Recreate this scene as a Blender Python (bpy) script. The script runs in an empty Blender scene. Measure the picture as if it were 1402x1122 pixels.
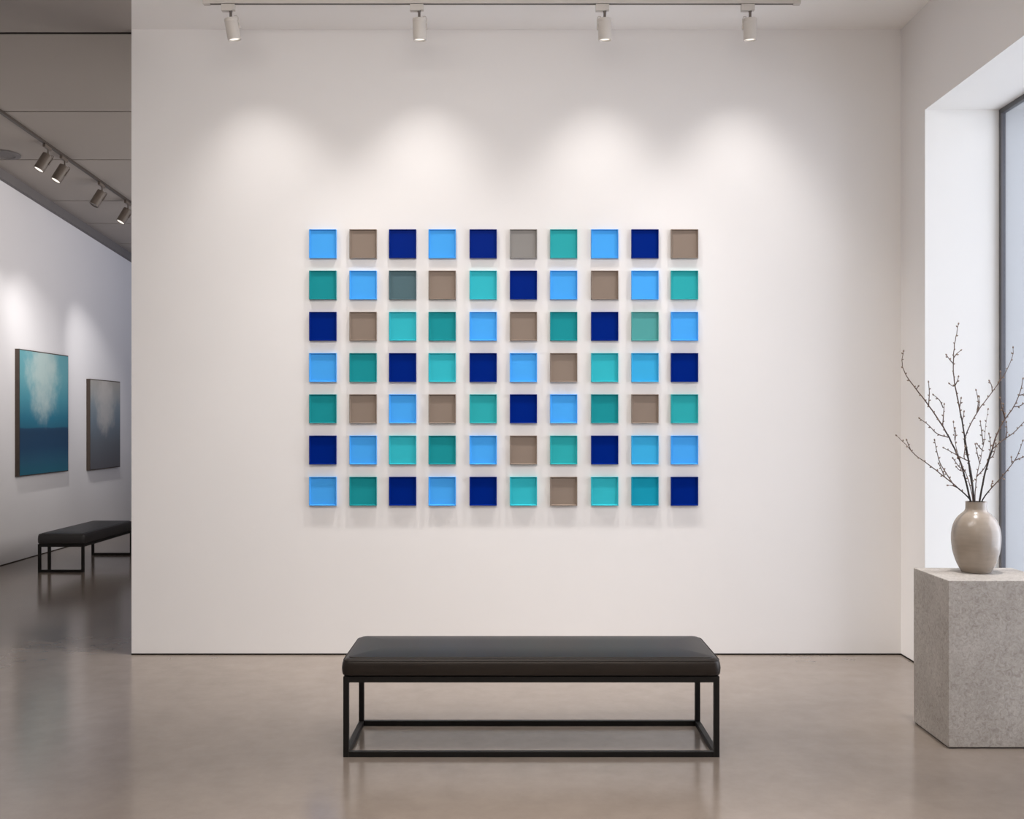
import bpy, bmesh, math, random
from mathutils import Vector, Matrix
random.seed(7)
PI = math.pi
scene = bpy.context.scene
col = scene.collection

# ------------------------------------------------------------------ helpers
def lin(c):
    r = []
    for v in c[:3]:
        v = v / 255.0
        r.append(v / 12.92 if v <= 0.04045 else ((v + 0.055) / 1.055) ** 2.4)
    return (r[0], r[1], r[2], 1.0)

def at(px, py, Y):
    """world point at depth Y that sits on pixel (px, py) of the 1402x1122 frame"""
    return Vector(((px - 701) * Y / 1402.0, Y, 1.53 - (py - 575) * Y / 1402.0))

def tag(o, label=None, cat=None, group=None, kind=None):
    if label: o['label'] = label
    if cat: o['category'] = cat
    if group: o['group'] = group
    if kind: o['kind'] = kind
    return o

def thing(name, label, cat, loc=(0, 0, 0), rz=0.0, group=None):
    o = bpy.data.objects.new(name, None)
    o.empty_display_size = 0.1
    col.objects.link(o)
    o.location = loc
    o.rotation_euler = (0, 0, rz)
    return tag(o, label, cat, group)

def obj(name, bm, mats, parent=None, smooth=False):
    me = bpy.data.meshes.new(name)
    bmesh.ops.recalc_face_normals(bm, faces=bm.faces)
    bm.to_mesh(me); bm.free()
    if not isinstance(mats, (list, tuple)): mats = [mats]
    for m in mats: me.materials.append(m)
    if smooth:
        for p in me.polygons: p.use_smooth = True
        if smooth == 'auto':
            me.set_sharp_from_angle(angle=math.radians(38))
    o = bpy.data.objects.new(name, me)
    col.objects.link(o)
    if parent: o.parent = parent
    return o

def box(bm, lo, hi, mat=0, bevel=0.0, seg=2):
    c = [(a + b) / 2 for a, b in zip(lo, hi)]
    s = [b - a for a, b in zip(lo, hi)]
    r = bmesh.ops.create_cube(bm, size=1.0, matrix=Matrix.Translation(c) @ Matrix.Diagonal((s[0], s[1], s[2], 1)))
    vs = r['verts']
    fs = set(f for v in vs for f in v.link_faces)
    for f in fs: f.material_index = mat
    if bevel > 0:
        es = set(e for v in vs for e in v.link_edges)
        res = bmesh.ops.bevel(bm, geom=list(es), offset=bevel, segments=seg, profile=0.5, affect='EDGES')
        for f in res['faces']: f.material_index = mat
    return bm

def boxes(*specs, bevel=0.0):
    bm = bmesh.new()
    for lo, hi in specs: box(bm, lo, hi, 0, bevel)
    return bm

def lathe(bm, prof, n=48, mtx=Matrix.Identity(4), mat=0, close_bottom=True, close_top=False):
    rings = []
    for r, z in prof:
        rings.append([bm.verts.new(mtx @ Vector((r * math.cos(2 * PI * k / n), r * math.sin(2 * PI * k / n), z))) for k in range(n)])
    for a, b in zip(rings[:-1], rings[1:]):
        for k in range(n):
            f = bm.faces.new((a[k], a[(k + 1) % n], b[(k + 1) % n], b[k])); f.material_index = mat
    if close_bottom:
        f = bm.faces.new(rings[0]); f.material_index = mat
    if close_top:
        f = bm.faces.new(rings[-1]); f.material_index = mat
    return bm

def tube(bm, pts, radii, n=8, mat=0):
    pts = [Vector(p) for p in pts]
    rings = []
    up = Vector((0.13, 1, 0.07)).normalized()
    for i, p in enumerate(pts):
        d = (pts[min(i + 1, len(pts) - 1)] - pts[max(i - 1, 0)]).normalized()
        a = d.cross(up)
        if a.length < 1e-4: a = d.cross(Vector((1, 0, 0)))
        a.normalize(); b = d.cross(a)
        r = radii[i] if isinstance(radii, (list, tuple)) else radii
        rings.append([bm.verts.new(p + r * (math.cos(2 * PI * k / n) * a + math.sin(2 * PI * k / n) * b)) for k in range(n)])
    for A, B in zip(rings[:-1], rings[1:]):
        for k in range(n):
            f = bm.faces.new((A[k], A[(k + 1) % n], B[(k + 1) % n], B[k])); f.material_index = mat
    for R in (rings[0], rings[-1]):
        f = bm.faces.new(R); f.material_index = mat
    return bm

# ------------------------------------------------------------------ materials
def new_mat(name):
    m = bpy.data.materials.new(name); m.use_nodes = True
    nt = m.node_tree
    return m, nt, nt.nodes['Principled BSDF']

def principled(name, rgb, rough=0.5, metal=0.0, var=0.0, scale=6.0, bump=0.0, bscale=80.0, spec=0.5, stretch=(1, 1, 1), coat=0.0):
    m, nt, b = new_mat(name)
    base = lin(rgb)
    b.inputs['Roughness'].default_value = rough
    b.inputs['Metallic'].default_value = metal
    b.inputs['Specular IOR Level'].default_value = spec
    b.inputs['Coat Weight'].default_value = coat
    tc = nt.nodes.new('ShaderNodeTexCoord')
    mp = nt.nodes.new('ShaderNodeMapping'); mp.inputs['Scale'].default_value = stretch
    nt.links.new(tc.outputs['Object'], mp.inputs['Vector'])
    nz = nt.nodes.new('ShaderNodeTexNoise'); nz.inputs['Scale'].default_value = scale
    nz.inputs['Detail'].default_value = 5.0
    nt.links.new(mp.outputs['Vector'], nz.inputs['Vector'])
    rp = nt.nodes.new('ShaderNodeValToRGB')
    rp.color_ramp.elements[0].position = 0.3; rp.color_ramp.elements[1].position = 0.7
    rp.color_ramp.elements[0].color = tuple(max(0, v * (1 - var)) for v in base[:3]) + (1,)
    rp.color_ramp.elements[1].color = tuple(min(1, v * (1 + var)) for v in base[:3]) + (1,)
    nt.links.new(nz.outputs['Fac'], rp.inputs['Fac'])
    nt.links.new(rp.outputs['Color'], b.inputs['Base Color'])
    if bump > 0:
        n2 = nt.nodes.new('ShaderNodeTexNoise'); n2.inputs['Scale'].default_value = bscale
        n2.inputs['Detail'].default_value = 3.0
        nt.links.new(tc.outputs['Object'], n2.inputs['Vector'])
        bp = nt.nodes.new('ShaderNodeBump'); bp.inputs['Strength'].default_value = bump
        bp.inputs['Distance'].default_value = 0.002
        nt.links.new(n2.outputs['Fac'], bp.inputs['Height'])
        nt.links.new(bp.outputs['Normal'], b.inputs['Normal'])
    return m

M = {}
M['wall'] = principled('warm_white_wall', (232, 228, 225), 0.75, var=0.012, scale=1.2, bump=0.04, bscale=160, spec=0.25)
M['reveal'] = principled('white_reveal_paint', (241, 239, 235), 0.6, var=0.01, scale=1.5, spec=0.3)
M['ext'] = principled('outer_reveal_render', (190, 189, 187), 0.7, var=0.02, scale=2)
M['ceil'] = principled('white_ceiling_paint', (248, 244, 240), 0.8, var=0.012, scale=1.0, spec=0.2)
M['ceil_dark'] = principled('dim_grey_ceiling', (164, 156, 149), 0.7, var=0.02, scale=1.0, spec=0.2)  # dimness of the left ceilings is put partly into this grey
M['gallery_wall'] = principled('gallery_wall_paint', (232, 230, 231), 0.7, var=0.015, scale=1.0, spec=0.25)
M['groove'] = principled('shadow_gap_dark', (38, 33, 30), 0.8, spec=0.1)
M['cornice'] = principled('grey_cornice', (120, 116, 115), 0.7, var=0.02, spec=0.2)
M['lamp_white'] = principled('white_lamp_enamel', (205, 198, 190), 0.4, var=0.01)
M['lamp_grey'] = principled('grey_lamp_enamel', (104, 94, 86), 0.45, var=0.02)
M['track_dark'] = principled('dark_grey_track', (74, 66, 60), 0.5, var=0.03)
M['stem_metal'] = principled('lamp_stem_metal', (112, 104, 98), 0.35, metal=0.5)
M['black_metal'] = principled('black_powder_coat', (14, 12, 10), 0.5, var=0.06, scale=20, bump=0.05, bscale=300, spec=0.3)
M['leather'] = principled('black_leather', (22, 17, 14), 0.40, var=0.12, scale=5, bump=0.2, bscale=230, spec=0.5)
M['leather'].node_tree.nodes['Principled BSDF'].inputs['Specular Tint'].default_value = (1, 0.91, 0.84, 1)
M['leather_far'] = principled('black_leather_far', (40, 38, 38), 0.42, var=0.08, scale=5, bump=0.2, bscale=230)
M['piping'] = principled('leather_piping', (34, 26, 20), 0.5, var=0.06, scale=30)
M['frame_metal'] = principled('grey_window_frame', (98, 96, 98), 0.4, metal=0.4, var=0.03)
M['ceramic'] = principled('beige_grey_ceramic', (152, 139, 125), 0.26, var=0.06, scale=9, bump=0.10, bscale=60, stretch=(1, 1, 6), coat=0.25)
M['ceramic_in'] = principled('vase_inside', (60, 52, 46), 0.6)
M['branch'] = principled('dark_bark', (44, 34, 29), 0.7, var=0.2, scale=60, bump=0.3)
M['twig'] = principled('brown_twig_bark', (88, 68, 56), 0.7, var=0.15, scale=60, bump=0.2)
M['bud'] = principled('brown_bud', (126, 106, 90), 0.65, var=0.15, scale=90)
M['canvas_edge'] = principled('dark_canvas_edge', (70, 58, 50), 0.7, var=0.1, scale=20)
M['plinth_gap_shade'] = principled('plinth_gap_shade', (60, 54, 50), 0.8)  # dark colour carries the shade of the gap under the block

def emission(name, rgb, s):
    m = bpy.data.materials.new(name); m.use_nodes = True
    nt = m.node_tree
    for n in list(nt.nodes): nt.nodes.remove(n)
    out = nt.nodes.new('ShaderNodeOutputMaterial'); e = nt.nodes.new('ShaderNodeEmission')
    e.inputs['Color'].default_value = lin(rgb); e.inputs['Strength'].default_value = s
    nt.links.new(e.outputs[0], out.inputs['Surface'])
    return m
M['lens'] = emission('lit_lamp_lens', (255, 246, 236), 1.25)

def glass(name, tint, gloss_min, gloss_max, rough=0.02):
    m = bpy.data.materials.new(name); m.use_nodes = True
    nt = m.node_tree
    for n in list(nt.nodes): nt.nodes.remove(n)
    out = nt.nodes.new('ShaderNodeOutputMaterial')
    tr = nt.nodes.new('ShaderNodeBsdfTransparent'); tr.inputs['Color'].default_value = tint
    gl = nt.nodes.new('ShaderNodeBsdfGlossy'); gl.inputs['Roughness'].default_value = rough
    gl.inputs['Color'].default_value = (0.9, 0.94, 1, 1)
    lw = nt.nodes.new('ShaderNodeLayerWeight'); lw.inputs['Blend'].default_value = 0.2
    mr = nt.nodes.new('ShaderNodeMapRange')
    mr.inputs['To Min'].default_value = gloss_min; mr.inputs['To Max'].default_value = gloss_max
    nt.links.new(lw.outputs['Facing'], mr.inputs['Value'])
    mx = nt.nodes.new('ShaderNodeMixShader')
    nt.links.new(mr.outputs[0], mx.inputs[0]); nt.links.new(tr.outputs[0], mx.inputs[1]); nt.links.new(gl.outputs[0], mx.inputs[2])
    nt.links.new(mx.outputs[0], out.inputs['Surface'])
    return m
M['window_glass'] = glass('window_glass', (0.94, 0.965, 1.0, 1), 0.03, 0.22)

# polished concrete floor
def concrete_floor():
    m, nt, b = new_mat('polished_concrete')
    tc = nt.nodes.new('ShaderNodeTexCoord')
    n1 = nt.nodes.new('ShaderNodeTexNoise'); n1.inputs['Scale'].default_value = 0.9; n1.inputs['Detail'].default_value = 3; n1.inputs['Roughness'].default_value = 0.6
    n2 = nt.nodes.new('ShaderNodeTexNoise'); n2.inputs['Scale'].default_value = 7; n2.inputs['Detail'].default_value = 4; n2.inputs['Roughness'].default_value = 0.7
    for n in (n1, n2): nt.links.new(tc.outputs['Object'], n.inputs['Vector'])
    mix = nt.nodes.new('ShaderNodeMath'); mix.operation = 'MULTIPLY_ADD'
    mix.inputs[1].default_value = 0.45
    nt.links.new(n2.outputs['Fac'], mix.inputs[0])
    h = nt.nodes.new('ShaderNodeMath'); h.operation = 'MULTIPLY'; h.inputs[1].default_value = 0.55
    nt.links.new(n1.outputs['Fac'], h.inputs[0]); nt.links.new(h.outputs[0], mix.inputs[2])
    rp = nt.nodes.new('ShaderNodeValToRGB')
    rp.color_ramp.elements[0].position = 0.32; rp.color_ramp.elements[1].position = 0.68
    rp.color_ramp.elements[0].color = lin((113, 102, 93)); rp.color_ramp.elements[1].color = lin((131, 119, 109))
    nt.links.new(mix.outputs[0], rp.inputs['Fac']); nt.links.new(rp.outputs['Color'], b.inputs['Base Color'])
    r2 = nt.nodes.new('ShaderNodeMapRange'); r2.inputs['To Min'].default_value = 0.13; r2.inputs['To Max'].default_value = 0.21
    nt.links.new(n1.outputs['Fac'], r2.inputs['Value']); nt.links.new(r2.outputs[0], b.inputs['Roughness'])
    b.inputs['Specular IOR Level'].default_value = 0.6
    return m
M['floor'] = concrete_floor()

# pale speckled stone for the plinth
def speckled_stone():
    m, nt, b = new_mat('speckled_grey_stone')
    tc = nt.nodes.new('ShaderNodeTexCoord')
    n1 = nt.nodes.new('ShaderNodeTexNoise'); n1.inputs['Scale'].default_value = 42; n1.inputs['Detail'].default_value = 6; n1.inputs['Roughness'].default_value = 0.7; n1.inputs['Distortion'].default_value = 1.6
    n2 = nt.nodes.new('ShaderNodeTexNoise'); n2.inputs['Scale'].default_value = 4; n2.inputs['Detail'].default_value = 4
    v = nt.nodes.new('ShaderNodeTexVoronoi'); v.inputs['Scale'].default_value = 38
    for n in (n1, n2, v): nt.links.new(tc.outputs['Object'], n.inputs['Vector'])
    rp = nt.nodes.new('ShaderNodeValToRGB')
    e = rp.color_ramp.elements
    e[0].position = 0.30; e[0].color = lin((143, 134, 125)); e[1].position = 0.72; e[1].color = lin((196, 189, 181))
    k = e.new(0.48); k.color = lin((172, 164, 156)); k = e.new(0.56); k.color = lin((178, 171, 163))
    nt.links.new(n1.outputs['Fac'], rp.inputs['Fac'])
    rp2 = nt.nodes.new('ShaderNodeValToRGB')
    rp2.color_ramp.elements[0].position = 0.35; rp2.color_ramp.elements[0].color = (0.88, 0.87, 0.86, 1)
    rp2.color_ramp.elements[1].position = 0.65; rp2.color_ramp.elements[1].color = (1.04, 1.04, 1.04, 1)
    nt.links.new(n2.outputs['Fac'], rp2.inputs['Fac'])
    rp3 = nt.nodes.new('ShaderNodeValToRGB')
    rp3.color_ramp.elements[0].position = 0.05; rp3.color_ramp.elements[0].color = (0.72, 0.70, 0.68, 1)
    rp3.color_ramp.elements[1].position = 0.12; rp3.color_ramp.elements[1].color = (1, 1, 1, 1)
    nt.links.new(v.outputs['Distance'], rp3.inputs['Fac'])
    m1 = nt.nodes.new('ShaderNodeMixRGB'); m1.blend_type = 'MULTIPLY'; m1.inputs[0].default_value = 1
    m2 = nt.nodes.new('ShaderNodeMixRGB'); m2.blend_type = 'MULTIPLY'; m2.inputs[0].default_value = 0.7
    nt.links.new(rp.outputs['Color'], m1.inputs[1]); nt.links.new(rp2.outputs['Color'], m1.inputs[2])
    nt.links.new(m1.outputs[0], m2.inputs[1]); nt.links.new(rp3.outputs['Color'], m2.inputs[2])
    nt.links.new(m2.outputs[0], b.inputs['Base Color'])
    b.inputs['Roughness'].default_value = 0.6
    bp = nt.nodes.new('ShaderNodeBump'); bp.inputs['Strength'].default_value = 0.12; bp.inputs['Distance'].default_value = 0.002
    nt.links.new(n1.outputs['Fac'], bp.inputs['Height']); nt.links.new(bp.outputs['Normal'], b.inputs['Normal'])
    return m
M['stone'] = speckled_stone()

# abstract painting: vertical ramp disturbed by noise, optional pale glow
def painting_mat(name, stops, glow, glow_col, zc, zs, yc, ys, amp=0.16):
    m, nt, b = new_mat(name)
    tc = nt.nodes.new('ShaderNodeTexCoord')
    sx = nt.nodes.new('ShaderNodeSeparateXYZ'); nt.links.new(tc.outputs['Generated'], sx.inputs[0])
    nz = nt.nodes.new('ShaderNodeTexNoise'); nz.inputs['Scale'].default_value = 3.2; nz.inputs['Detail'].default_value = 8; nz.inputs['Roughness'].default_value = 0.65
    nt.links.new(tc.outputs['Generated'], nz.inputs['Vector'])
    a = nt.nodes.new('ShaderNodeMath'); a.operation = 'MULTIPLY_ADD'; a.inputs[1].default_value = amp; a.inputs[2].default_value = -amp / 2
    nt.links.new(nz.outputs['Fac'], a.inputs[0])
    s = nt.nodes.new('ShaderNodeMath'); s.operation = 'ADD'
    nt.links.new(sx.outputs['Z'], s.inputs[0]); nt.links.new(a.outputs[0], s.inputs[1])
    rp = nt.nodes.new('ShaderNodeValToRGB')
    e = rp.color_ramp.elements
    e[0].position, e[0].color = stops[0][0], lin(stops[0][1])
    e[1].position, e[1].color = stops[-1][0], lin(stops[-1][1])
    for p, c in stops[1:-1]:
        k = e.new(p); k.color = lin(c)
    nt.links.new(s.outputs[0], rp.inputs['Fac'])
    # soft elliptical glow
    def axis(sock, c, w):
        d = nt.nodes.new('ShaderNodeMath'); d.operation = 'SUBTRACT'; d.inputs[1].default_value = c
        nt.links.new(sock, d.inputs[0])
        q = nt.nodes.new('ShaderNodeMath'); q.operation = 'DIVIDE'; q.inputs[1].default_value = w
        nt.links.new(d.outputs[0], q.inputs[0])
        r = nt.nodes.new('ShaderNodeMath'); r.operation = 'POWER'; r.inputs[1].default_value = 2
        ab = nt.nodes.new('ShaderNodeMath'); ab.operation = 'ABSOLUTE'
        nt.links.new(q.outputs[0], ab.inputs[0]); nt.links.new(ab.outputs[0], r.inputs[0])
        return r.outputs[0]
    zz = axis(sx.outputs['Z'], zc, zs); yy = axis(sx.outputs['Y'], yc, ys)
    sm = nt.nodes.new('ShaderNodeMath'); sm.operation = 'ADD'; nt.links.new(zz, sm.inputs[0]); nt.links.new(yy, sm.inputs[1])
    n2 = nt.nodes.new('ShaderNodeMath'); n2.operation = 'MULTIPLY_ADD'; n2.inputs[1].default_value = 2.2; n2.inputs[2].default_value = -1.1
    nt.links.new(nz.outputs['Fac'], n2.inputs[0])
    s2 = nt.nodes.new('ShaderNodeMath'); s2.operation = 'ADD'; nt.links.new(sm.outputs[0], s2.inputs[0]); nt.links.new(n2.outputs[0], s2.inputs[1])
    mr = nt.nodes.new('ShaderNodeMapRange'); mr.interpolation_type = 'SMOOTHSTEP'
    mr.inputs['From Min'].default_value = 0.0; mr.inputs['From Max'].default_value = 1.0
    mr.inputs['To Min'].default_value = glow; mr.inputs['To Max'].default_value = 0.0
    nt.links.new(s2.outputs[0], mr.inputs['Value'])
    mx = nt.nodes.new('ShaderNodeMixRGB'); mx.inputs[2].default_value = lin(glow_col)
    nt.links.new(mr.outputs[0], mx.inputs[0]); nt.links.new(rp.outputs['Color'], mx.inputs[1])
    nt.links.new(mx.outputs[0], b.inputs['Base Color'])
    b.inputs['Roughness'].default_value = 0.55
    return m

# ------------------------------------------------------------------ room shell
WY = 6.66          # back wall plane
WX0, WX1 = -2.475, 2.53
CH = 4.07          # ceiling
GX = -5.35         # far gallery wall
RY = -3.0          # wall behind the camera

def structure(name, bm, mats, parent=None, smooth=False):
    o = obj(name, bm, mats, parent, smooth)
    if parent is None: o['kind'] = 'structure'
    return o

structure('floor', boxes(((GX - 0.3, RY - 0.2, -0.1), (4.6, 17.2, 0.0))), M['floor'])
structure('wall_back', boxes(((WX0, WY, 0.0), (WX1, WY + 0.2, CH + 0.4))), M['wall'])
structure('shadow_gap_back', boxes(((WX0, WY - 0.003, 0.0), (WX1, WY, 0.009))), M['groove'])  # dark strip standing in for the shadow gap at the wall foot
structure('wall_rear', boxes(((GX - 0.2, RY - 0.2, 0), (WX1 + 0.9, RY, CH + 0.4))), M['wall'])

# right wall with a deep window opening
OY0, OY1 = 2.4, 6.273       # opening along the wall
OZ0, OZ1 = 0.06, 3.43
XI, XO = WX1 + 0.44, WX1 + 0.90
XM = XI + 0.05
def ring_boxes(xa, xb):
    return boxes(((xa, RY, 0), (xb, OY0, CH + 0.4)), ((xa, OY1, 0), (xb, WY + 0.2, CH + 0.4)),
                 ((xa, OY0, OZ1), (xb, OY1, CH + 0.4)), ((xa, OY0, 0), (xb, OY1, OZ0)))
bm = ring_boxes(WX1, XM)
for f in bm.faces:
    if f.calc_center_median().x > WX1 + 0.01: f.material_index = 1
structure('wall_right', bm, [M['wall'], M['reveal']])
structure('wall_right_outer', ring_boxes(XM + 0.0002, XO), M['ext'])
structure('shadow_gap_right', boxes(((WX1 - 0.003, OY1 - 0.1, 0.0), (WX1, WY - 0.003, 0.009))), M['groove'])  # same dark strip as a painted shadow line under the right wall

w = bpy.data.objects.new('window_1', None); col.objects.link(w); w['kind'] = 'structure'
w.location = (0, 0, 0)
fx0, fx1 = XI + 0.012, XI + 0.042
ft = 0.03
obj('window_frame', boxes(((fx0, OY1 - ft, OZ0), (fx1, OY1, OZ1)), ((fx0, OY0, OZ0), (fx1, OY0 + ft, OZ1)),
    ((fx0, OY0 + ft, OZ1 - ft), (fx1, OY1 - ft, OZ1)), ((fx0, OY0 + ft, OZ0), (fx1, OY1 - ft, OZ0 + ft)),
    ((fx0, 4.2, OZ0 + ft), (fx1, 4.25, OZ1 - ft)), bevel=0.003), M['frame_metal'], w)
obj('window_pane', boxes(((fx0 + 0.012, OY0 + ft, OZ0 + ft), (fx0 + 0.02, 4.2, OZ1 - ft)),
    ((fx0 + 0.012, 4.25, OZ0 + ft), (fx0 + 0.02, OY1 - ft, OZ1 - ft))), M['window_glass'], w)

# ceilings
def slab(bm, pts, z0, z1):
    lo = [bm.verts.new((x, y, z0)) for x, y in pts]; hi = [bm.verts.new((x, y, z1)) for x, y in pts]
    bm.faces.new(lo[::-1]); bm.faces.new(hi)
    n = len(pts)
    for i in range(n): bm.faces.new((lo[i], lo[(i + 1) % n], hi[(i + 1) % n], hi[i]))
bm = bmesh.new()
slab(bm, [(WX0, WY), (-2.23, 6.0), (-2.23, RY), (WX1, RY), (WX1, WY)], CH, CH + 0.2)
structure('ceiling', bm, M['ceil'])
bm = bmesh.new()
slab(bm, [(WX0, WY), (WX0, 6.71), (GX, 6.71), (GX, RY), (-2.23, RY), (-2.23, 6.0)], CH, CH + 0.2)
structure('ceiling_left', bm, M['ceil_dark'])
structure('shadow_slot_bar', boxes(((GX, 6.712, CH - 0.003), (WX0, 6.735, CH + 0.2))), M['groove'])  # dark bar standing in for the shaded slot at the ceiling edge

# gallery ceiling falls gently with distance; boards separated by narrow grooves
def gz(Y): return 4.13 - 0.0806 * (Y - 10.8)
joints = [6.95, 9.09, 10.37, 11.78, 12.74, 13.74, 14.9, 16.0, 17.0]
bm = bmesh.new()
def wedge(x0, x1, y0, y1, dz, th, mat):
    vs = []
    for z_off in (dz, dz + th):
        for x, y in ((x0, y0), (x1, y0), (x1, y1), (x0, y1)):
            vs.append(bm.verts.new((x, y, gz(y) + z_off)))
    for q in ((3, 2, 1, 0), (4, 5, 6, 7), (0, 1, 5, 4), (1, 2, 6, 5), (2, 3, 7, 6), (3, 0, 4, 7)):
        f = bm.faces.new([vs[i] for i in q]); f.material_index = mat
prev = 6.76
for j in joints:
    wedge(GX, 2.53, prev, j - 0.011, 0, 0.05, 0)
    prev = j + 0.011
wedge(GX, 2.53, 6.76, 17.0, 0.05, 0.1, 1)
structure('ceiling_gallery', bm, [M['ceil_dark'], M['groove']])
structure('wall_left', boxes(((GX - 0.2, RY, 0), (GX, 17.0, CH + 0.6))), M['gallery_wall'])
structure('wall_far', boxes(((GX - 0.2, 17.0, 0), (2.73, 17.2, CH + 0.6))), M['gallery_wall'])
structure('wall_gallery_right', boxes(((2.53, WY + 0.2, 0), (2.73, 17.0, CH + 0.6))), M['gallery_wall'])
structure('shadow_gap_left', boxes(((GX, RY, 0), (GX + 0.005, 17.0, 0.008))), M['groove'])  # dark strip painted as the shadow line along the gallery wall
bm = bmesh.new()
vs = []
for y in (6.9, 16.99):
    z = gz(y)
    for x, zz in ((GX, z), (GX + 0.05, z), (GX + 0.05, z - 0.10), (GX, z - 0.10)): vs.append(bm.verts.new((x, y, zz)))
for q in ((0, 1, 2, 3), (7, 6, 5, 4), (0, 4, 5, 1), (1, 5, 6, 2), (2, 6, 7, 3), (3, 7, 4, 0)): bm.faces.new([vs[i] for i in q])
structure('trim_2', bm, M['cornice'])

# ------------------------------------------------------------------ wall of glass tiles
TC = {
 'LB': ('light blue', (74, 166, 240)), 'TP': ('taupe', (138, 123, 111)), 'NV': ('navy blue', (0, 34, 122)),
 'GY': ('grey', (140, 136, 132)), 'TQ': ('turquoise', (54, 180, 192)), 'TE': ('teal', (30, 142, 148)),
 'SL': ('slate grey', (84, 107, 113)), 'GT': ('sage green', (84, 158, 155)), 'MT': ('medium teal', (48, 166, 170)),
 'SB': ('sky cyan', (62, 172, 222)), 'PT': ('petrol teal', (26, 150, 176)),
}
grid = ['LB TP NV LB NV GY MT LB NV TP', 'TE LB SL TP TQ NV LB TP LB MT', 'NV TP TQ TE LB TP TE NV GT LB',
        'LB TE NV TQ NV LB TP TQ SB NV', 'TE TP LB TP MT NV LB TE TP MT', 'NV LB TQ TE LB TP MT NV SB LB',
        'LB TE NV LB NV TQ TP TQ PT NV']
xs = [424, 479, 533, 587, 643, 698, 753, 809, 864, 918]
ordn = ['first', 'second', 'third', 'fourth', 'fifth', 'sixth', 'seventh', 'eighth', 'ninth', 'tenth']
rown = ['top row', 'second row', 'third row', 'middle row', 'fifth row', 'sixth row', 'bottom row']
TW, TH, TT, RC = 0.1765, 0.187, 0.022, 0.011    # width, height, thickness, recess of the face
def tile_body_bm():
    bm = bmesh.new(); W, H = TW / 2, TH / 2
    box(bm, (-W + 0.004, -(TT - RC), -H + 0.004), (W - 0.004, 0, H - 0.004))
    return bm
def tile_rim_bm():
    bm = bmesh.new(); W, H = TW / 2, TH / 2
    def ring(ix, iz, y): return [bm.verts.new((sx * (W - ix), y, sz * (H - iz))) for sx, sz in ((-1, -1), (1, -1), (1, 1), (-1, 1))]
    a = ring(0, 0, 0); b = ring(0, 0, -TT + 0.001); c = ring(0.001, 0.001, -TT); d = ring(0.003, 0.003, -TT); e = ring(0.009, 0.006, -(TT - RC) - 0.0005)
    g = ring(0.004, 0.004, 0)
    for A, B in ((a, b), (b, c), (c, d), (d, e), (e, g), (g, a)):
        for k in range(4): bm.faces.new((A[k], A[(k + 1) % 4], B[(k + 1) % 4], B[k]))
    return bm
def tile_mats(key, rgb):
    m = principled('tile_face_' + key, rgb, 0.35, var=0.012, scale=5, spec=0.03)
    lum = [min(255, c * 0.97 + 2) for c in rgb]
    r = principled('tile_edge_' + key, lum, 0.3, var=0.01, scale=5, spec=0.12)
    return m, r
tmats = {k: tile_mats(v[0].replace(' ', '_'), v[1]) for k, v in TC.items()}
protos = {}
for r, row in enumerate(grid):
    for c, k in enumerate(row.split()):
        px = xs[c] + 18.6; py = 315 + 56.35 * r + 19.6
        p = at(px, py, WY)
        lab = f'{TC[k][0]} square glass tile, {ordn[c]} from the left in the {rown[r]} of wall tiles'
        if k not in protos:
            t = thing('glass_tile', lab, 'glass tile', (p.x, WY, p.z), 0, 'square glass tiles in a grid on the white wall')
            f = obj('tile_face', tile_body_bm(), tmats[k][0], t)
            e = obj('edge_frame', tile_rim_bm(), tmats[k][1], t)
            protos[k] = t
        else:
            t = protos[k].copy(); col.objects.link(t); t.location = (p.x, WY, p.z); t['label'] = lab
            for ch in list(protos[k].children):
                q = ch.copy(); col.objects.link(q); q.parent = t

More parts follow.
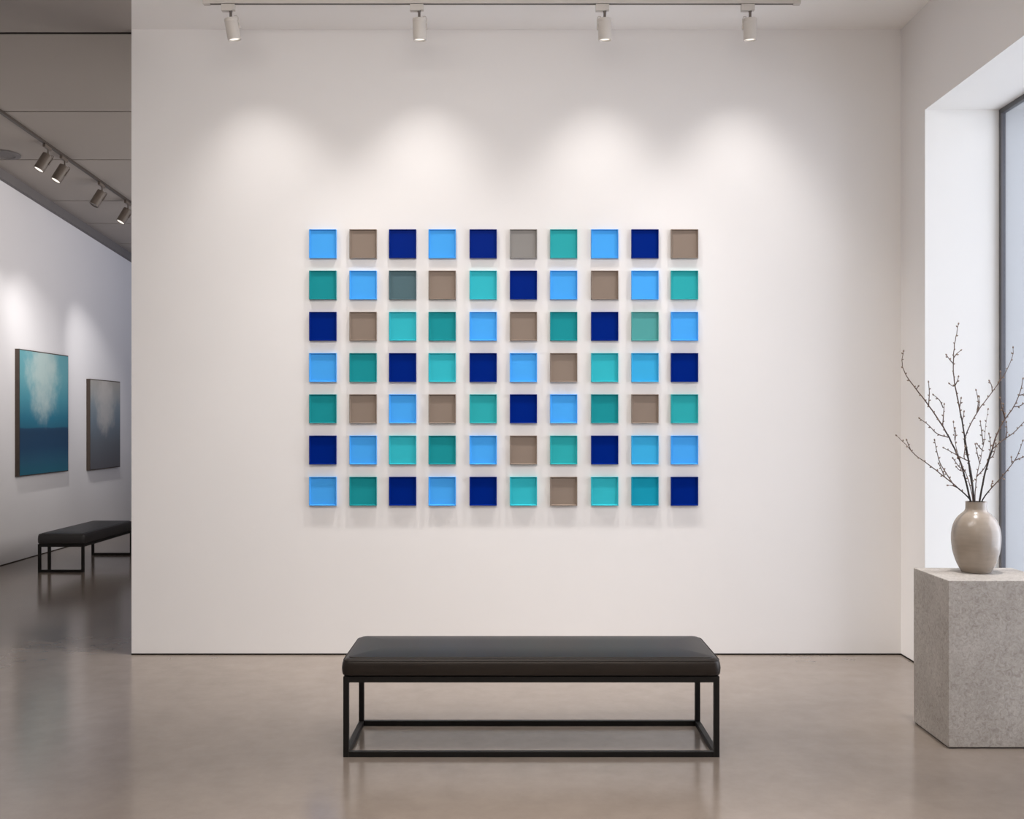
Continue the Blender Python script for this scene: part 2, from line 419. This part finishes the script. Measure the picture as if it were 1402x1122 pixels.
# ------------------------------------------------------------------ track lights on the white ceiling
TY = 6.20
def lamp_head(parent, white=True, L=0.128, R=0.041, lit=True, tilt=(0, 0), side=1, stem=0.047, lens_r=0.030):
    """head hanging from a pivot at parent's local origin; tilt = (about X, about Y)"""
    wm = M['lamp_white'] if white else M['lamp_grey']
    bm = bmesh.new()
    tube(bm, [(0, 0, 0.006), (0, 0, -stem - 0.004)], 0.008, 12)
    bx = bmesh.ops.create_uvsphere(bm, u_segments=12, v_segments=8, radius=0.011, matrix=Matrix.Translation((0, 0, -0.004)))
    obj('stem', bm, M['stem_metal'], parent, 'auto')
    T = Matrix.Translation((0, 0, -stem)) @ Matrix.Rotation(tilt[1], 4, 'Y') @ Matrix.Rotation(tilt[0], 4, 'X')
    bm = bmesh.new()
    lathe(bm, [(R * 0.80, 0.0), (R * 0.97, -0.002), (R, -0.006), (R, -0.020), (R * 0.985, -0.021), (R * 0.985, -0.023), (R, -0.024),
               (R * 0.985, -L + 0.012), (R * 0.96, -L + 0.011), (R * 0.96, -L + 0.009), (R * 0.985, -L + 0.008), (R * 0.97, -L), (R * 0.84, -L), (lens_r, -L + 0.012)], 36, T, close_bottom=True)
    hd = obj('lamp_head', bm, wm, parent, 'auto')
    bm = bmesh.new()
    lathe(bm, [(0.0005, -L + 0.006), (lens_r * 1.03, -L + 0.007)], 28, T, close_bottom=False)
    obj('lens', bm, M['lens'] if lit else M['stem_metal'], hd)
    bm = bmesh.new()
    s = side
    tube(bm, [T @ Vector(v) for v in ((s * R * 0.55, 0, 0.0), (s * R * 0.62, 0, 0.012), (s * R * 0.95, 0, 0.012), (s * R * 1.10, 0, -0.004), (s * R * 1.10, 0, -L * 0.5))], 0.0028, 8)
    bb = bmesh.new(); box(bb, (s * R * 1.08 - 0.004, -0.009, -L * 0.52), (s * R * 1.08 + 0.004, 0.009, -L * 0.25), bevel=0.002)
    bmesh.ops.transform(bb, matrix=T, verts=bb.verts)
    tmp = bpy.data.meshes.new('t'); bb.to_mesh(tmp); bb.free(); bm.from_mesh(tmp); bpy.data.meshes.remove(tmp)
    obj('yoke', bm, wm, hd, 'auto')
    return T

x0t, x1t = at(281, 6, TY).x, at(1093, 6, TY).x
tr = thing('lighting_track', 'slim white lighting track running across the white ceiling', 'lighting track', ((x0t + x1t) / 2, TY, CH))
hl = (x1t - x0t) / 2
bm = bmesh.new()
box(bm, (-hl, -0.017, -0.022), (hl, -0.006, 0.0)); box(bm, (-hl, 0.006, -0.022), (hl, 0.017, 0.0)); box(bm, (-hl, -0.006, -0.008), (hl, 0.006, 0.0))
obj('rail', bm, M['lamp_white'], tr)
obj('slot', boxes(((-hl + 0.03, -0.0055, -0.0232), (hl - 0.03, 0.0055, -0.0082))), M['groove'], tr)
bm = bmesh.new()
box(bm, (-hl - 0.012, -0.018, -0.026), (-hl + 0.03, 0.018, -0.0001), bevel=0.003); obj('end_cap', bm, M['lamp_white'], tr)
bm = bmesh.new()
box(bm, (hl - 0.03, -0.018, -0.026), (hl + 0.012, 0.018, -0.0001), bevel=0.003); obj('end_cap', bm, M['lamp_white'], tr)

SPOTS = []
heads = [(316, 0.16, 1, -0.9, 'white track spotlight tilted to the right, leftmost of the four above the tile grid'),
         (574, 0.02, 1, -0.9, 'white track spotlight hanging straight, second from the left end of the ceiling track'),
         (828, 0.02, -1, -0.9, 'white track spotlight hanging straight, third from the left end of the ceiling track'),
         (1027, 0.02, -1, -0.9, 'white track spotlight nearest the right end of the ceiling track by the window')]
for px, ty, side, _, lab in heads:
    X = at(px, 14, TY).x
    h = thing('track_spotlight', lab, 'spotlight', (X, TY, CH - 0.062), 0, 'white track spotlights above the tile grid')
    bm = bmesh.new()
    box(bm, (-0.055, -0.016, -0.004), (0.006, 0.016, 0.0365), bevel=0.002)
    box(bm, (0.004, -0.014, 0.0), (0.026, 0.014, 0.0365), bevel=0.002)
    obj('adapter', bm, M['lamp_white'], h)
    T = lamp_head(h, True, tilt=(0.10, -ty), side=side)
    SPOTS.append(Vector((X, TY, CH - 0.062)) + (T @ Vector((0, 0, -0.135))))

# ------------------------------------------------------------------ gallery track and its spotlights
gy0, gy1 = 7.6, 13.6
def gtx(Y): return -4.52 + (Y - 9.2) * 0.045
bm = bmesh.new()
vs = []
for y in (gy0, gy1):
    x = gtx(y); z = gz(y) - 0.0008
    for dx, dz in ((-0.016, 0), (0.016, 0), (0.016, -0.022), (-0.016, -0.022)): vs.append(bm.verts.new((x + dx, y, z + dz)))
for q in ((0, 1, 2, 3), (7, 6, 5, 4), (0, 4, 5, 1), (1, 5, 6, 2), (2, 6, 7, 3), (3, 7, 4, 0)): bm.faces.new([vs[i] for i in q])
tag(obj('lighting_track', bm, M['track_dark']), 'thin grey lighting track receding along the ceiling of the side gallery', 'lighting track')
GS = []
gh = [(61, 197, True, 'grey gallery spotlight, lit, nearest of the four along the side gallery track'),
      (84, 213, True, 'grey gallery spotlight, lit, second along the side gallery track, close behind the nearest'),
      (137, 249, False, 'grey gallery spotlight with no lit lens, third along the side gallery track'),
      (173.5, 274, True, 'grey gallery spotlight, lit, farthest along the track, partly behind the white wall end')]
for px, py, lit, lab in gh:
    Y = 4865 / ((575 - py) + 113) * 1.0
    X = gtx(Y); z = gz(Y) - 0.022
    h = thing('track_spotlight', lab, 'spotlight', (X, Y, z - 0.03), 0, 'grey track spotlights in the side gallery')
    bm = bmesh.new(); box(bm, (-0.014, -0.09, -0.006), (0.014, 0.05, 0.027), bevel=0.003); bmesh.ops.rotate(bm, cent=(0, 0, 0), matrix=Matrix.Rotation(-0.0804, 3, 'X'), verts=bm.verts)
    obj('adapter', bm, M['lamp_grey'], h)
    T = lamp_head(h, False, L=0.175, R=0.052, lit=lit, tilt=(-0.30, 0.42), side=1, stem=0.06, lens_r=0.046)
    GS.append((lit, Vector((X, Y, z - 0.03)) + (T @ Vector((0, 0, -0.19)))))
p = at(13, 215, 10.28)
bm = bmesh.new()
lathe(bm, [(0.14, 0.0), (0.14, -0.014), (0.12, -0.02), (0.09, -0.02), (0.085, -0.012), (0.0005, -0.012)], 32, Matrix.Identity(4), close_bottom=False)
o = obj('ceiling_vent', bm, M['cornice'], None, 'auto'); o.location = (p.x, 10.2, gz(10.2) + 0.001); o.rotation_euler = (-0.0804, 0, 0)
tag(o, 'dark round ceiling vent near the left edge, left of the gallery spotlights', 'ceiling vent')

# ------------------------------------------------------------------ paintings on the gallery wall
def painting(y0, y1, z0, z1, mat, label, th=0.05):
    t = thing('painting', label, 'painting', (GX, (y0 + y1) / 2, (z0 + z1) / 2), 0, 'paintings on the side gallery wall')
    hy, hz = (y1 - y0) / 2, (z1 - z0) / 2
    obj('canvas', boxes(((0.012, -hy + 0.012, -hz + 0.012), (th, hy - 0.012, hz - 0.012))), mat, t)
    bm = boxes(((0, -hy, -hz), (th - 0.004, -hy + 0.0118, hz)), ((0, hy - 0.0118, -hz), (th - 0.004, hy, hz)),
               ((0, -hy + 0.0119, hz - 0.0118), (th - 0.004, hy - 0.0119, hz)), ((0, -hy + 0.0119, -hz), (th - 0.004, hy - 0.0119, -hz + 0.0118)))
    obj('picture_frame', bm, M['canvas_edge'], t)
m1 = painting_mat('seascape_paint', [(0.0, (30, 100, 122)), (0.10, (34, 88, 116)), (0.22, (24, 66, 100)), (0.34, (24, 62, 94)), (0.372, (26, 66, 98)), (0.385, (34, 104, 130)),
                  (0.46, (38, 116, 142)), (0.62, (74, 148, 166)), (0.8, (104, 168, 178)), (1.0, (104, 166, 176))], 0.62, (214, 222, 214), 0.86, 0.50, 0.48, 0.42, 0.03)
m2 = painting_mat('grey_mist_paint', [(0.0, (92, 92, 98)), (0.3, (100, 106, 114)), (0.55, (112, 126, 138)), (0.72, (130, 142, 150)), (0.85, (158, 160, 160)), (1.0, (168, 164, 158))],
                  0.62, (204, 198, 192), 0.74, 0.42, 0.5, 0.42)
painting(11.02, 12.24, 0.915, 2.295, m1, 'blue and teal abstract seascape painting, the nearer of two on the gallery wall')
painting(12.87, 13.86, 0.89, 2.045, m2, 'grey misty abstract painting, the farther and smaller of two on the gallery wall')

# ------------------------------------------------------------------ upholstered benches
def cushion_bm(L, Wd, H, dome, rad, nx=48, ny=20, seg=5):
    """rounded upholstered pad, base at z=0, crowned top, softly rounded corners in plan"""
    bm = bmesh.new()
    hx, hy = L / 2, Wd / 2
    def outline(ins, z):
        pts = []
        r = max(0.004, 0.035 - ins * 0.3)
        cx, cy = hx - ins - r, hy - ins - r
        for (sx, sy, a0) in ((1, 1, 0), (-1, 1, 90), (-1, -1, 180), (1, -1, 270)):
            for k in range(seg + 1):
                a = math.radians(a0 + 90.0 * k / seg)
                pts.append((sx * cx + r * math.cos(a), sy * cy + r * math.sin(a)))
        # densify the straight runs so the crown can bend
        out = []
        n = len(pts)
        for i in range(n):
            a, b = Vector(pts[i]), Vector(pts[(i + 1) % n])
            out.append(a)
            if (i + 1) % (seg + 1) == 0:
                m = nx if abs(a.x - b.x) > abs(a.y - b.y) else ny
                for j in range(1, m): out.append(a.lerp(b, j / m))
        return [Vector((p.x, p.y, z)) for p in out]
    levels = []
    levels.append((0.012, 0.0))
    levels.append((0.004, 0.006)); levels.append((0.0015, 0.016))
    levels.append((0.0, H * 0.45)); levels.append((0.002, H - rad * 1.2))
    for k in range(1, 7):
        a = math.pi / 2 * k / 6
        levels.append((0.002 + rad * (1 - math.cos(a)), H - rad * 1.2 + rad * 1.2 * math.sin(a) * 0.92))
    for ins in (0.03, 0.06, 0.10, 0.15, 0.20, hy - 0.012):
        if ins <= hy - 0.011:
            q = min(1, ins / 0.16)
            levels.append((ins, H - rad * 1.2 * 0.08 + dome * math.sin(q * math.pi / 2)))
    rings = []
    for ins, z in levels:
        rings.append([bm.verts.new(v) for v in outline(ins, z)])
    n = len(rings[0])
    for A, B in zip(rings[:-1], rings[1:]):
        for k in range(n): bm.faces.new((A[k], A[(k + 1) % n], B[(k + 1) % n], B[k]))
    bm.faces.new(rings[0][::-1]); bm.faces.new(rings[-1])
    return bm

def piping_bm(L, Wd, z, ins, rr=0.0026, seg=5):
    bm = bmesh.new(); hx, hy = L / 2 - ins, Wd / 2 - ins; r = 0.034
    pts = []
    for (sx, sy, a0) in ((1, 1, 0), (-1, 1, 90), (-1, -1, 180), (1, -1, 270)):
        for k in range(seg + 1):
            a = math.radians(a0 + 90.0 * k / seg)
            pts.append(Vector((sx * (hx - r) + r * math.cos(a), sy * (hy - r) + r * math.sin(a), z)))
    pts.append(pts[0]); pts.append(pts[1])
    return tube(bm, pts, rr, 8)

def bench(name_label, loc, rz, L, Wd, leg_h, cush_h, bar, mat, inner=None, dome=0.012, long_low=True, group='black benches'):
    t = thing('bench', name_label, 'bench', loc, rz, group)
    cu = obj('cushion', cushion_bm(L + 0.02, Wd + 0.016, cush_h, dome, 0.026), mat, t, 'auto'); cu.location = (0, 0, leg_h)
    obj('piping', piping_bm(L + 0.02, Wd + 0.016, cush_h - 0.011, 0.0075), M['piping'], cu, True)
    hx, hy = L / 2, Wd / 2; b = bar; bh = bar
    for sx in (-1, 1):
        for sy in (-1, 1):
            x, y = sx * (hx - b / 2), sy * (hy - b / 2)
            obj('leg', boxes(((x - b / 2, y - b / 2, 0), (x + b / 2, y + b / 2, leg_h - 0.0005)), bevel=0.0012), M['black_metal'], t)
    zr0, zr1 = leg_h - b * 1.1, leg_h - 0.0007
    obj('seat_frame', boxes(((-hx + b, -hy, zr0), (hx - b, -hy + b, zr1)), ((-hx + b, hy - b, zr0), (hx - b, hy, zr1)),
                            ((-hx, -hy + b, zr0), (-hx + b, hy - b, zr1)), ((hx - b, -hy + b, zr0), (hx, hy - b, zr1)), bevel=0.001), M['black_metal'], t)
    for sy in (-1, 1):
        y = sy * (hy - b / 2)
        if long_low: obj('floor_rail', boxes(((-hx + b, y - b / 2, 0.0), (hx - b, y + b / 2, bh)), bevel=0.0012), M['black_metal'], t)
    for sx in (-1, 1):
        x = sx * (hx - b / 2)
        obj('floor_rail', boxes(((x - b / 2, -hy + b, 0.0), (x + b / 2, hy - b, bh)), bevel=0.0012), M['black_metal'], t)
    if inner:
        for sx, sy in inner:
            x, y = sx, sy
            obj('leg', boxes(((x - b / 2, y - b / 2, 0), (x + b / 2, y + b / 2, zr0)), bevel=0.0012), M['black_metal'], t)
    return t
bench('long black leather bench on a black metal frame in front of the tile wall', ((470 + 985 - 1402) / 2 * 4.638 / 1402 , 4.638 + 0.25, 0), 0, 1.705, 0.50, 0.366, 0.082, 0.0245, M['leather'], dome=0.013)
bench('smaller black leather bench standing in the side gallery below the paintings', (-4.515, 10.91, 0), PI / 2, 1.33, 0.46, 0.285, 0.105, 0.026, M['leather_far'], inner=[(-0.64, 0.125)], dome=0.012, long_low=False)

# ------------------------------------------------------------------ plinth, vase, branches
pl = thing('plinth', 'square speckled grey stone plinth standing by the window', 'plinth', (2.275, 4.965, 0))
bm = bmesh.new(); box(bm, (-0.247, -0.207, 0.006), (0.247, 0.207, 0.782), bevel=0.003); obj('plinth_block', bm, M['stone'], pl)
obj('plinth_shadow_gap', boxes(((-0.240, -0.200, 0), (0.240, 0.200, 0.0059))), M['plinth_gap_shade'], pl)  # dark layer that draws the shadow gap below the plinth

VX, VY, VZ = 2.279, 5.03, 0.782
va = thing('vase', 'beige grey glazed ceramic vase standing on the stone plinth', 'vase', (VX, VY, VZ))
pr = [(r * 0.935, z) for r, z in [(0.066, 0.0), (0.072, 0.002), (0.076, 0.008), (0.094, 0.040), (0.109, 0.080), (0.118, 0.120), (0.1215, 0.160), (0.120, 0.195), (0.113, 0.228),
      (0.100, 0.256), (0.083, 0.277), (0.066, 0.291), (0.057, 0.300), (0.0525, 0.310), (0.0515, 0.325), (0.0515, 0.342), (0.0525, 0.346), (0.0515, 0.346), (0.047, 0.345)]]
# smooth profile
def smooth_prof(p, k=3):
    out = []
    for i in range(len(p) - 1):
        p0 = p[max(i - 1, 0)]; p1 = p[i]; p2 = p[i + 1]; p3 = p[min(i + 2, len(p) - 1)]
        for j in range(k):
            t = j / k
            out.append(tuple(0.5 * (2 * p1[c] + (p2[c] - p0[c]) * t + (2 * p0[c] - 5 * p1[c] + 4 * p2[c] - p3[c]) * t * t + (3 * p1[c] - p0[c] - 3 * p2[c] + p3[c]) * t ** 3) for c in (0, 1)))
    return out + [p[-1]]
obj('vase_body', lathe(bmesh.new(), smooth_prof(pr), 72), M['ceramic'], va, True)
obj('vase_inside', lathe(bmesh.new(), [(0.030, 0.03), (0.06, 0.08), (0.06, 0.2), (0.0425, 0.29), (0.0437, 0.344)], 48), M['ceramic_in'], va, True)

def Z(zx, zy, dy):
    Y = VY + dy
    return at(1202 + zx / 2.955, 420 + zy / 2.955, Y)
def smooth_path(P, k=4):
    out = []
    n = len(P)
    for i in range(n - 1):
        p0, p1, p2, p3 = P[max(i - 1, 0)], P[i], P[i + 1], P[min(i + 2, n - 1)]
        for j in range(k):
            t = j / k
            out.append(0.5 * (2 * p1 + (p2 - p0) * t + (2 * p0 - 5 * p1 + 4 * p2 - p3) * t * t + (3 * p1 - p0 - 3 * p2 + p3) * t ** 3))
    return out + [P[-1]]

def bud_mesh():
    bm = bmesh.new()
    lathe(bm, [(0.0004, 0), (0.0022, 0.002), (0.0031, 0.0048), (0.0024, 0.0078), (0.0004, 0.0105)], 8)
    me = bpy.data.meshes.new('bud'); bmesh.ops.recalc_face_normals(bm, faces=bm.faces); bm.to_mesh(me); bm.free()
    me.materials.append(M['bud'])
    for p in me.polygons: p.use_smooth = True
    return me
BUD = bud_mesh()
def add_bud(parent, p, d, s=1.0):
    o = bpy.data.objects.new('bud', BUD); col.objects.link(o); o.parent = parent
    q = Vector((0, 0, 1)).rotation_difference(d.normalized())
    o.matrix_parent_inverse = Matrix.Identity(4)
    o.location = p; o.rotation_mode = 'QUATERNION'; o.rotation_quaternion = q; o.scale = (s, s, s)

def dress(parent, path, rng, start, step, org, tip=True):
    """buds along a path (world points, parent-local = world - org)"""
    L = 0; last = start
    tot = sum((b - a).length for a, b in zip(path[:-1], path[1:]))
    side = 1
    for a, b in zip(path[:-1], path[1:]):
        seg = (b - a).length
        while L + seg > last and last < tot - 0.006:
            p = a.lerp(b, (last - L) / max(seg, 1e-6)); d = (b - a).normalized()
            nrm = Vector((d.z, rng.uniform(-0.6, 0.6), -d.x)).normalized() * side
            add_bud(parent, p - org, d * 0.8 + nrm, rng.uniform(0.9, 1.3))
            side = -side; last += step * rng.uniform(0.75, 1.3)
        L += seg
    if tip: add_bud(parent, path[-1] - org, path[-1] - path[-2], 1.3)

branches = [
 ('branch with a long arched stem reaching high to the left out of the vase', (0.012, 0.05),
  [(395, 900), (384, 830), (374, 785), (345, 665), (310, 575), (262, 485), (205, 400), (155, 335), (115, 280), (98, 230), (103, 185)],
  [[(262, 485), (266, 430), (268, 400)], [(264, 410), (250, 380), (228, 360)], [(206, 402), (208, 350), (205, 310)], [(290, 545), (240, 515), (205, 480), (172, 455)], [(163, 347), (162, 325)]], 0.0046, 0.03),
 ('low branch spreading farthest to the left out of the vase', (-0.018, -0.09),
  [(390, 900), (380, 830), (368, 785), (325, 735), (270, 690), (200, 635), (150, 600), (115, 560), (78, 525)],
  [[(300, 712), (270, 665), (250, 630), (237, 580), (230, 545)], [(325, 735), (305, 726), (288, 724)], [(125, 572), (118, 545)], [(262, 684), (258, 660), (248, 640)]], 0.0036, 0.032),
 ('tallest branch, its stem rising straight up from the vase centre', (0.0, 0.0),
  [(398, 900), (394, 840), (389, 785), (372, 660), (350, 520), (330, 410), (312, 320), (305, 250), (308, 170), (318, 110), (325, 75)],
  [[(305, 238), (293, 218), (280, 200)], [(307, 215), (318, 192), (332, 180)], [(340, 462), (346, 445), (348, 430)], [(314, 330), (303, 322), (293, 315)], [(316, 318), (322, 300), (325, 288)], [(366, 628), (335, 610), (300, 590), (270, 574)], [(330, 408), (334, 390), (336, 376)]], 0.0044, 0.028),
 ('branch forking right of the tallest stem and crossing the dark window frame', (0.024, 0.10),
  [(402, 900), (398, 840), (391, 785), (375, 660), (352, 560), (358, 515), (400, 430), (440, 375), (485, 315), (520, 260), (545, 200), (547, 170)],
  [[(405, 424), (406, 385), (398, 343)], [(408, 416), (411, 395), (410, 370)], [(468, 338), (460, 320), (453, 305)], [(492, 305), (497, 285), (496, 268)]], 0.0036, 0.032),
 ('thick dark branch leaning right across the window frame to the picture edge', (-0.017, -0.045),
  [(404, 900), (407, 840), (412, 785), (430, 690), (455, 600), (480, 520), (515, 455), (550, 405), (575, 345), (586, 297)],
  [[(515, 455), (503, 415), (495, 375)], [(508, 465), (510, 430), (508, 400)], [(548, 408), (575, 402), (600, 385)], [(566, 372), (585, 356), (612, 345)], [(462, 580), (500, 545), (550, 510), (590, 468), (610, 450)], [(518, 530), (522, 500), (520, 472)]], 0.0048, 0.03),
 ('low branch spreading right out of the vase beyond the picture edge', (-0.028, -0.12),
  [(410, 900), (414, 840), (422, 785), (450, 745), (500, 690), (545, 635), (570, 590), (585, 548)],
  [[(548, 630), (580, 612), (620, 598), (650, 580)], [(452, 742), (458, 725), (462, 712)], [(497, 694), (507, 696)], [(535, 646), (541, 630), (540, 615)]], 0.0036, 0.03),
 ('pale thin branch standing in the middle behind the dark stems', (0.034, 0.15),
  [(400, 900), (394, 840), (393, 785), (396, 715), (404, 665), (415, 620), (430, 540), (436, 480), (445, 420)],
  [[(414, 622), (402, 595), (395, 562)], [(429, 545), (420, 510), (415, 470)], [(400, 690), (430, 655), (446, 620), (456, 570), (450, 520)], [(422, 580), (411, 570), (404, 560)], [(446, 620), (468, 600), (476, 560)]], 0.0026, 0.026),
 ('short thin branch just left of the tallest stem, close above the vase', (-0.026, -0.05),
  [(392, 900), (388, 840), (384, 785), (366, 700), (338, 640), (318, 575), (310, 530), (306, 472)],
  [[(345, 655), (330, 650), (306, 618)], [(350, 668), (330, 662), (320, 652)], [(312, 540), (315, 515), (312, 498)], [(348, 610), (352, 570)]], 0.0026, 0.026),
]
for i, (lab, dy, main, twigs, r0, step) in enumerate(branches):
    rng = random.Random(100 + i)
    P = []
    n = len(main)
    for k, (zx, zy) in enumerate(main):
        f = max(0.0, (k - 2) / (n - 3))
        P.append(Z(zx, zy, dy[0] + (dy[1] - dy[0]) * f))
    # keep the root inside the neck
    for k in range(3):
        P[k].x = VX + max(-0.034, min(0.034, P[k].x - VX))
    path = smooth_path(P)
    org = Vector((VX, VY, VZ + 0.02))
    t = thing('branch', lab, 'branch', org, 0, 'bare budding branches in the vase')
    m = len(path)
    rad = [r0 * 1.28 * (1 - 0.74 * (k / (m - 1)) ** 0.8) for k in range(m)]
    jit = [p + Vector((rng.uniform(-1, 1), rng.uniform(-1, 1), 0)) * (0.0012 if 8 < k < m - 1 else 0) for k, p in enumerate(path)]
    bm = tube(bmesh.new(), [p - org for p in jit], rad, 8)
    # lower half dark bark, tips lighter
    for f in bm.faces:
        if f.calc_center_median().z > (0.62 if r0 > 0.0035 else 0.30) * (path[-1] - org).z: f.material_index = 1
    obj('stem', bm, [M['branch'], M['twig']], t, True)
    dress(t, path[10:], rng, 0.02, step * 1.25, org)
    for tw in twigs:
        # depth of the twig start: nearest stem point in x/z
        s = Z(tw[0][0], tw[0][1], 0)
        near = min(path, key=lambda q: (q.x - s.x) ** 2 + (q.z - s.z) ** 2)
        d0 = near.y - VY; dd = rng.uniform(-0.02, 0.02)
        tp = [Z(zx, zy, d0 + dd * k / (len(tw) - 1)) for k, (zx, zy) in enumerate(tw)]
        if (near - tp[0]).length < 0.02: tp[0] = near.copy()
        tpath = smooth_path(tp)
        o = obj('twig', tube(bmesh.new(), [p - org for p in tpath], [0.0027 - 0.0012 * k / (len(tpath) - 1) for k in range(len(tpath))], 6), M['twig'], t, True)
        dress(o, tpath, rng, 0.022, step * 0.85, org)

# ------------------------------------------------------------------ lights
def area(name, loc, size, energy, rgb, direction, sy=None, spread=None):
    l = bpy.data.lights.new(name, 'AREA'); l.energy = energy; l.color = lin(rgb)[:3]; l.size = size
    if sy: l.shape = 'RECTANGLE'; l.size_y = sy
    if spread: l.spread = math.radians(spread)
    o = bpy.data.objects.new(name, l); col.objects.link(o); o.location = loc
    o.rotation_euler = Vector(direction).to_track_quat('-Z', 'Y').to_euler()
    return o
def spot(name, loc, target, energy, angle, blend, rgb, radius=0.02, falloff=None):
    l = bpy.data.lights.new(name, 'SPOT'); l.energy = energy; l.color = lin(rgb)[:3]
    l.spot_size = math.radians(angle); l.spot_blend = blend; l.shadow_soft_size = radius
    if falloff:
        l.use_nodes = True
        nt = l.node_tree; e = nt.nodes['Emission']
        lf = nt.nodes.new('ShaderNodeLightFalloff'); lf.inputs['Strength'].default_value = 1.0
        nt.links.new(lf.outputs[falloff], e.inputs['Strength'])
    o = bpy.data.objects.new(name, l); col.objects.link(o); o.location = loc
    o.rotation_euler = (Vector(target) - Vector(loc)).to_track_quat('-Z', 'Y').to_euler()
    return o

WARM = (255, 252, 250)
aims = [0.10, 0.0, 0.0, 0.02]
flood = [(0.34, 12.0), (-0.12, 17.5), (0.0, 16.5), (0.0, 16.5)]
for p, ax, (fx, fe) in zip(SPOTS, aims, flood):
    spot('wall_spot', (p.x, p.y, p.z - 0.09), (p.x + fx, WY, p.z - 1.69), fe, 88, 1.0, WARM, 0.08, 'Constant')
    spot('wall_spot_core', p, (p.x + ax, WY, p.z - 1.35), 12.3, 92, 0.92, WARM, 0.02, 'Linear')
# pools for gallery pictures
tg = [(GX, 11.3, 1.75), (GX, 12.0, 1.75), None, (GX, 13.35, 1.6)]
for (lit, p), t in zip(GS, tg):
    if lit: spot('picture_spot', p, t, 130, 44, 1.0, WARM, 0.03)
# added unseen fills that brighten the back wall, room and floor
area('wall_fill', (-1.0, 3.4, 3.98), 2.8, 24, (255, 251, 247), (0, 3.2, -2.6), 0.5, 130)
area('room_top_fill', (-0.3, 2.9, 4.0), 3.2, 62, (255, 251, 247), (0, 0, -1), 1.8)
area('room_fill', (0.0, -2.6, 2.6), 4.5, 113, (255, 251, 247), (0, 0.6, 1), 2.0, 130)
area('floor_fill', (0.3, 2.9, 4.0), 2.6, 42, (255, 250, 245), (0, 0, -1), 1.2, 55)
spot('plinth_fill', (2.1, 4.7, 4.0), (2.27, 4.95, 0.8), 300, 26, 1.0, WARM, 0.04)  # added overhead fill to brighten the plinth top, no fixture modelled
# daylight through the window
area('daylight', (6.2, 4.6, 2.2), 4.6, 240, (250, 250, 255), (-1, 0.12, 0.02), 4.6)
# added fills for the side gallery, hidden behind the dividing wall
area('gallery_fill', (-0.6, 9.6, 2.6), 4.0, 54, (255, 248, 242), (-1, 0.0, 0.14), 3.0, 110)
area('gallery_up_fill', (-1.4, 12.2, 0.9), 2.0, 18, (244, 244, 255), (-0.55, 0.0, 1), 3.0, 120)
area('gallery_cool_fill', (-0.4, 14.6, 2.4), 3.0, 28, (210, 223, 255), (-1, -0.1, 0.7), 3.0, 130)  # added cool fill for the bluish far end

world = bpy.data.worlds.new('sky'); scene.world = world; world.use_nodes = True
nt = world.node_tree
bg = nt.nodes['Background']
bg.inputs['Color'].default_value = lin((233, 237, 247)); bg.inputs['Strength'].default_value = 1.3

# ------------------------------------------------------------------ camera
cam = bpy.data.cameras.new('camera'); cam.sensor_width = 36; cam.lens = 36.0; cam.sensor_fit = 'HORIZONTAL'
cam.shift_y = 14 / 1402.0
cam.clip_start = 0.05
co = bpy.data.objects.new('camera', cam); col.objects.link(co)
co.location = (0, 0, 1.53); co.rotation_euler = (PI / 2, 0, 0)
scene.camera = co
scene.view_settings.view_transform = 'Standard'
scene.view_settings.look = 'None'
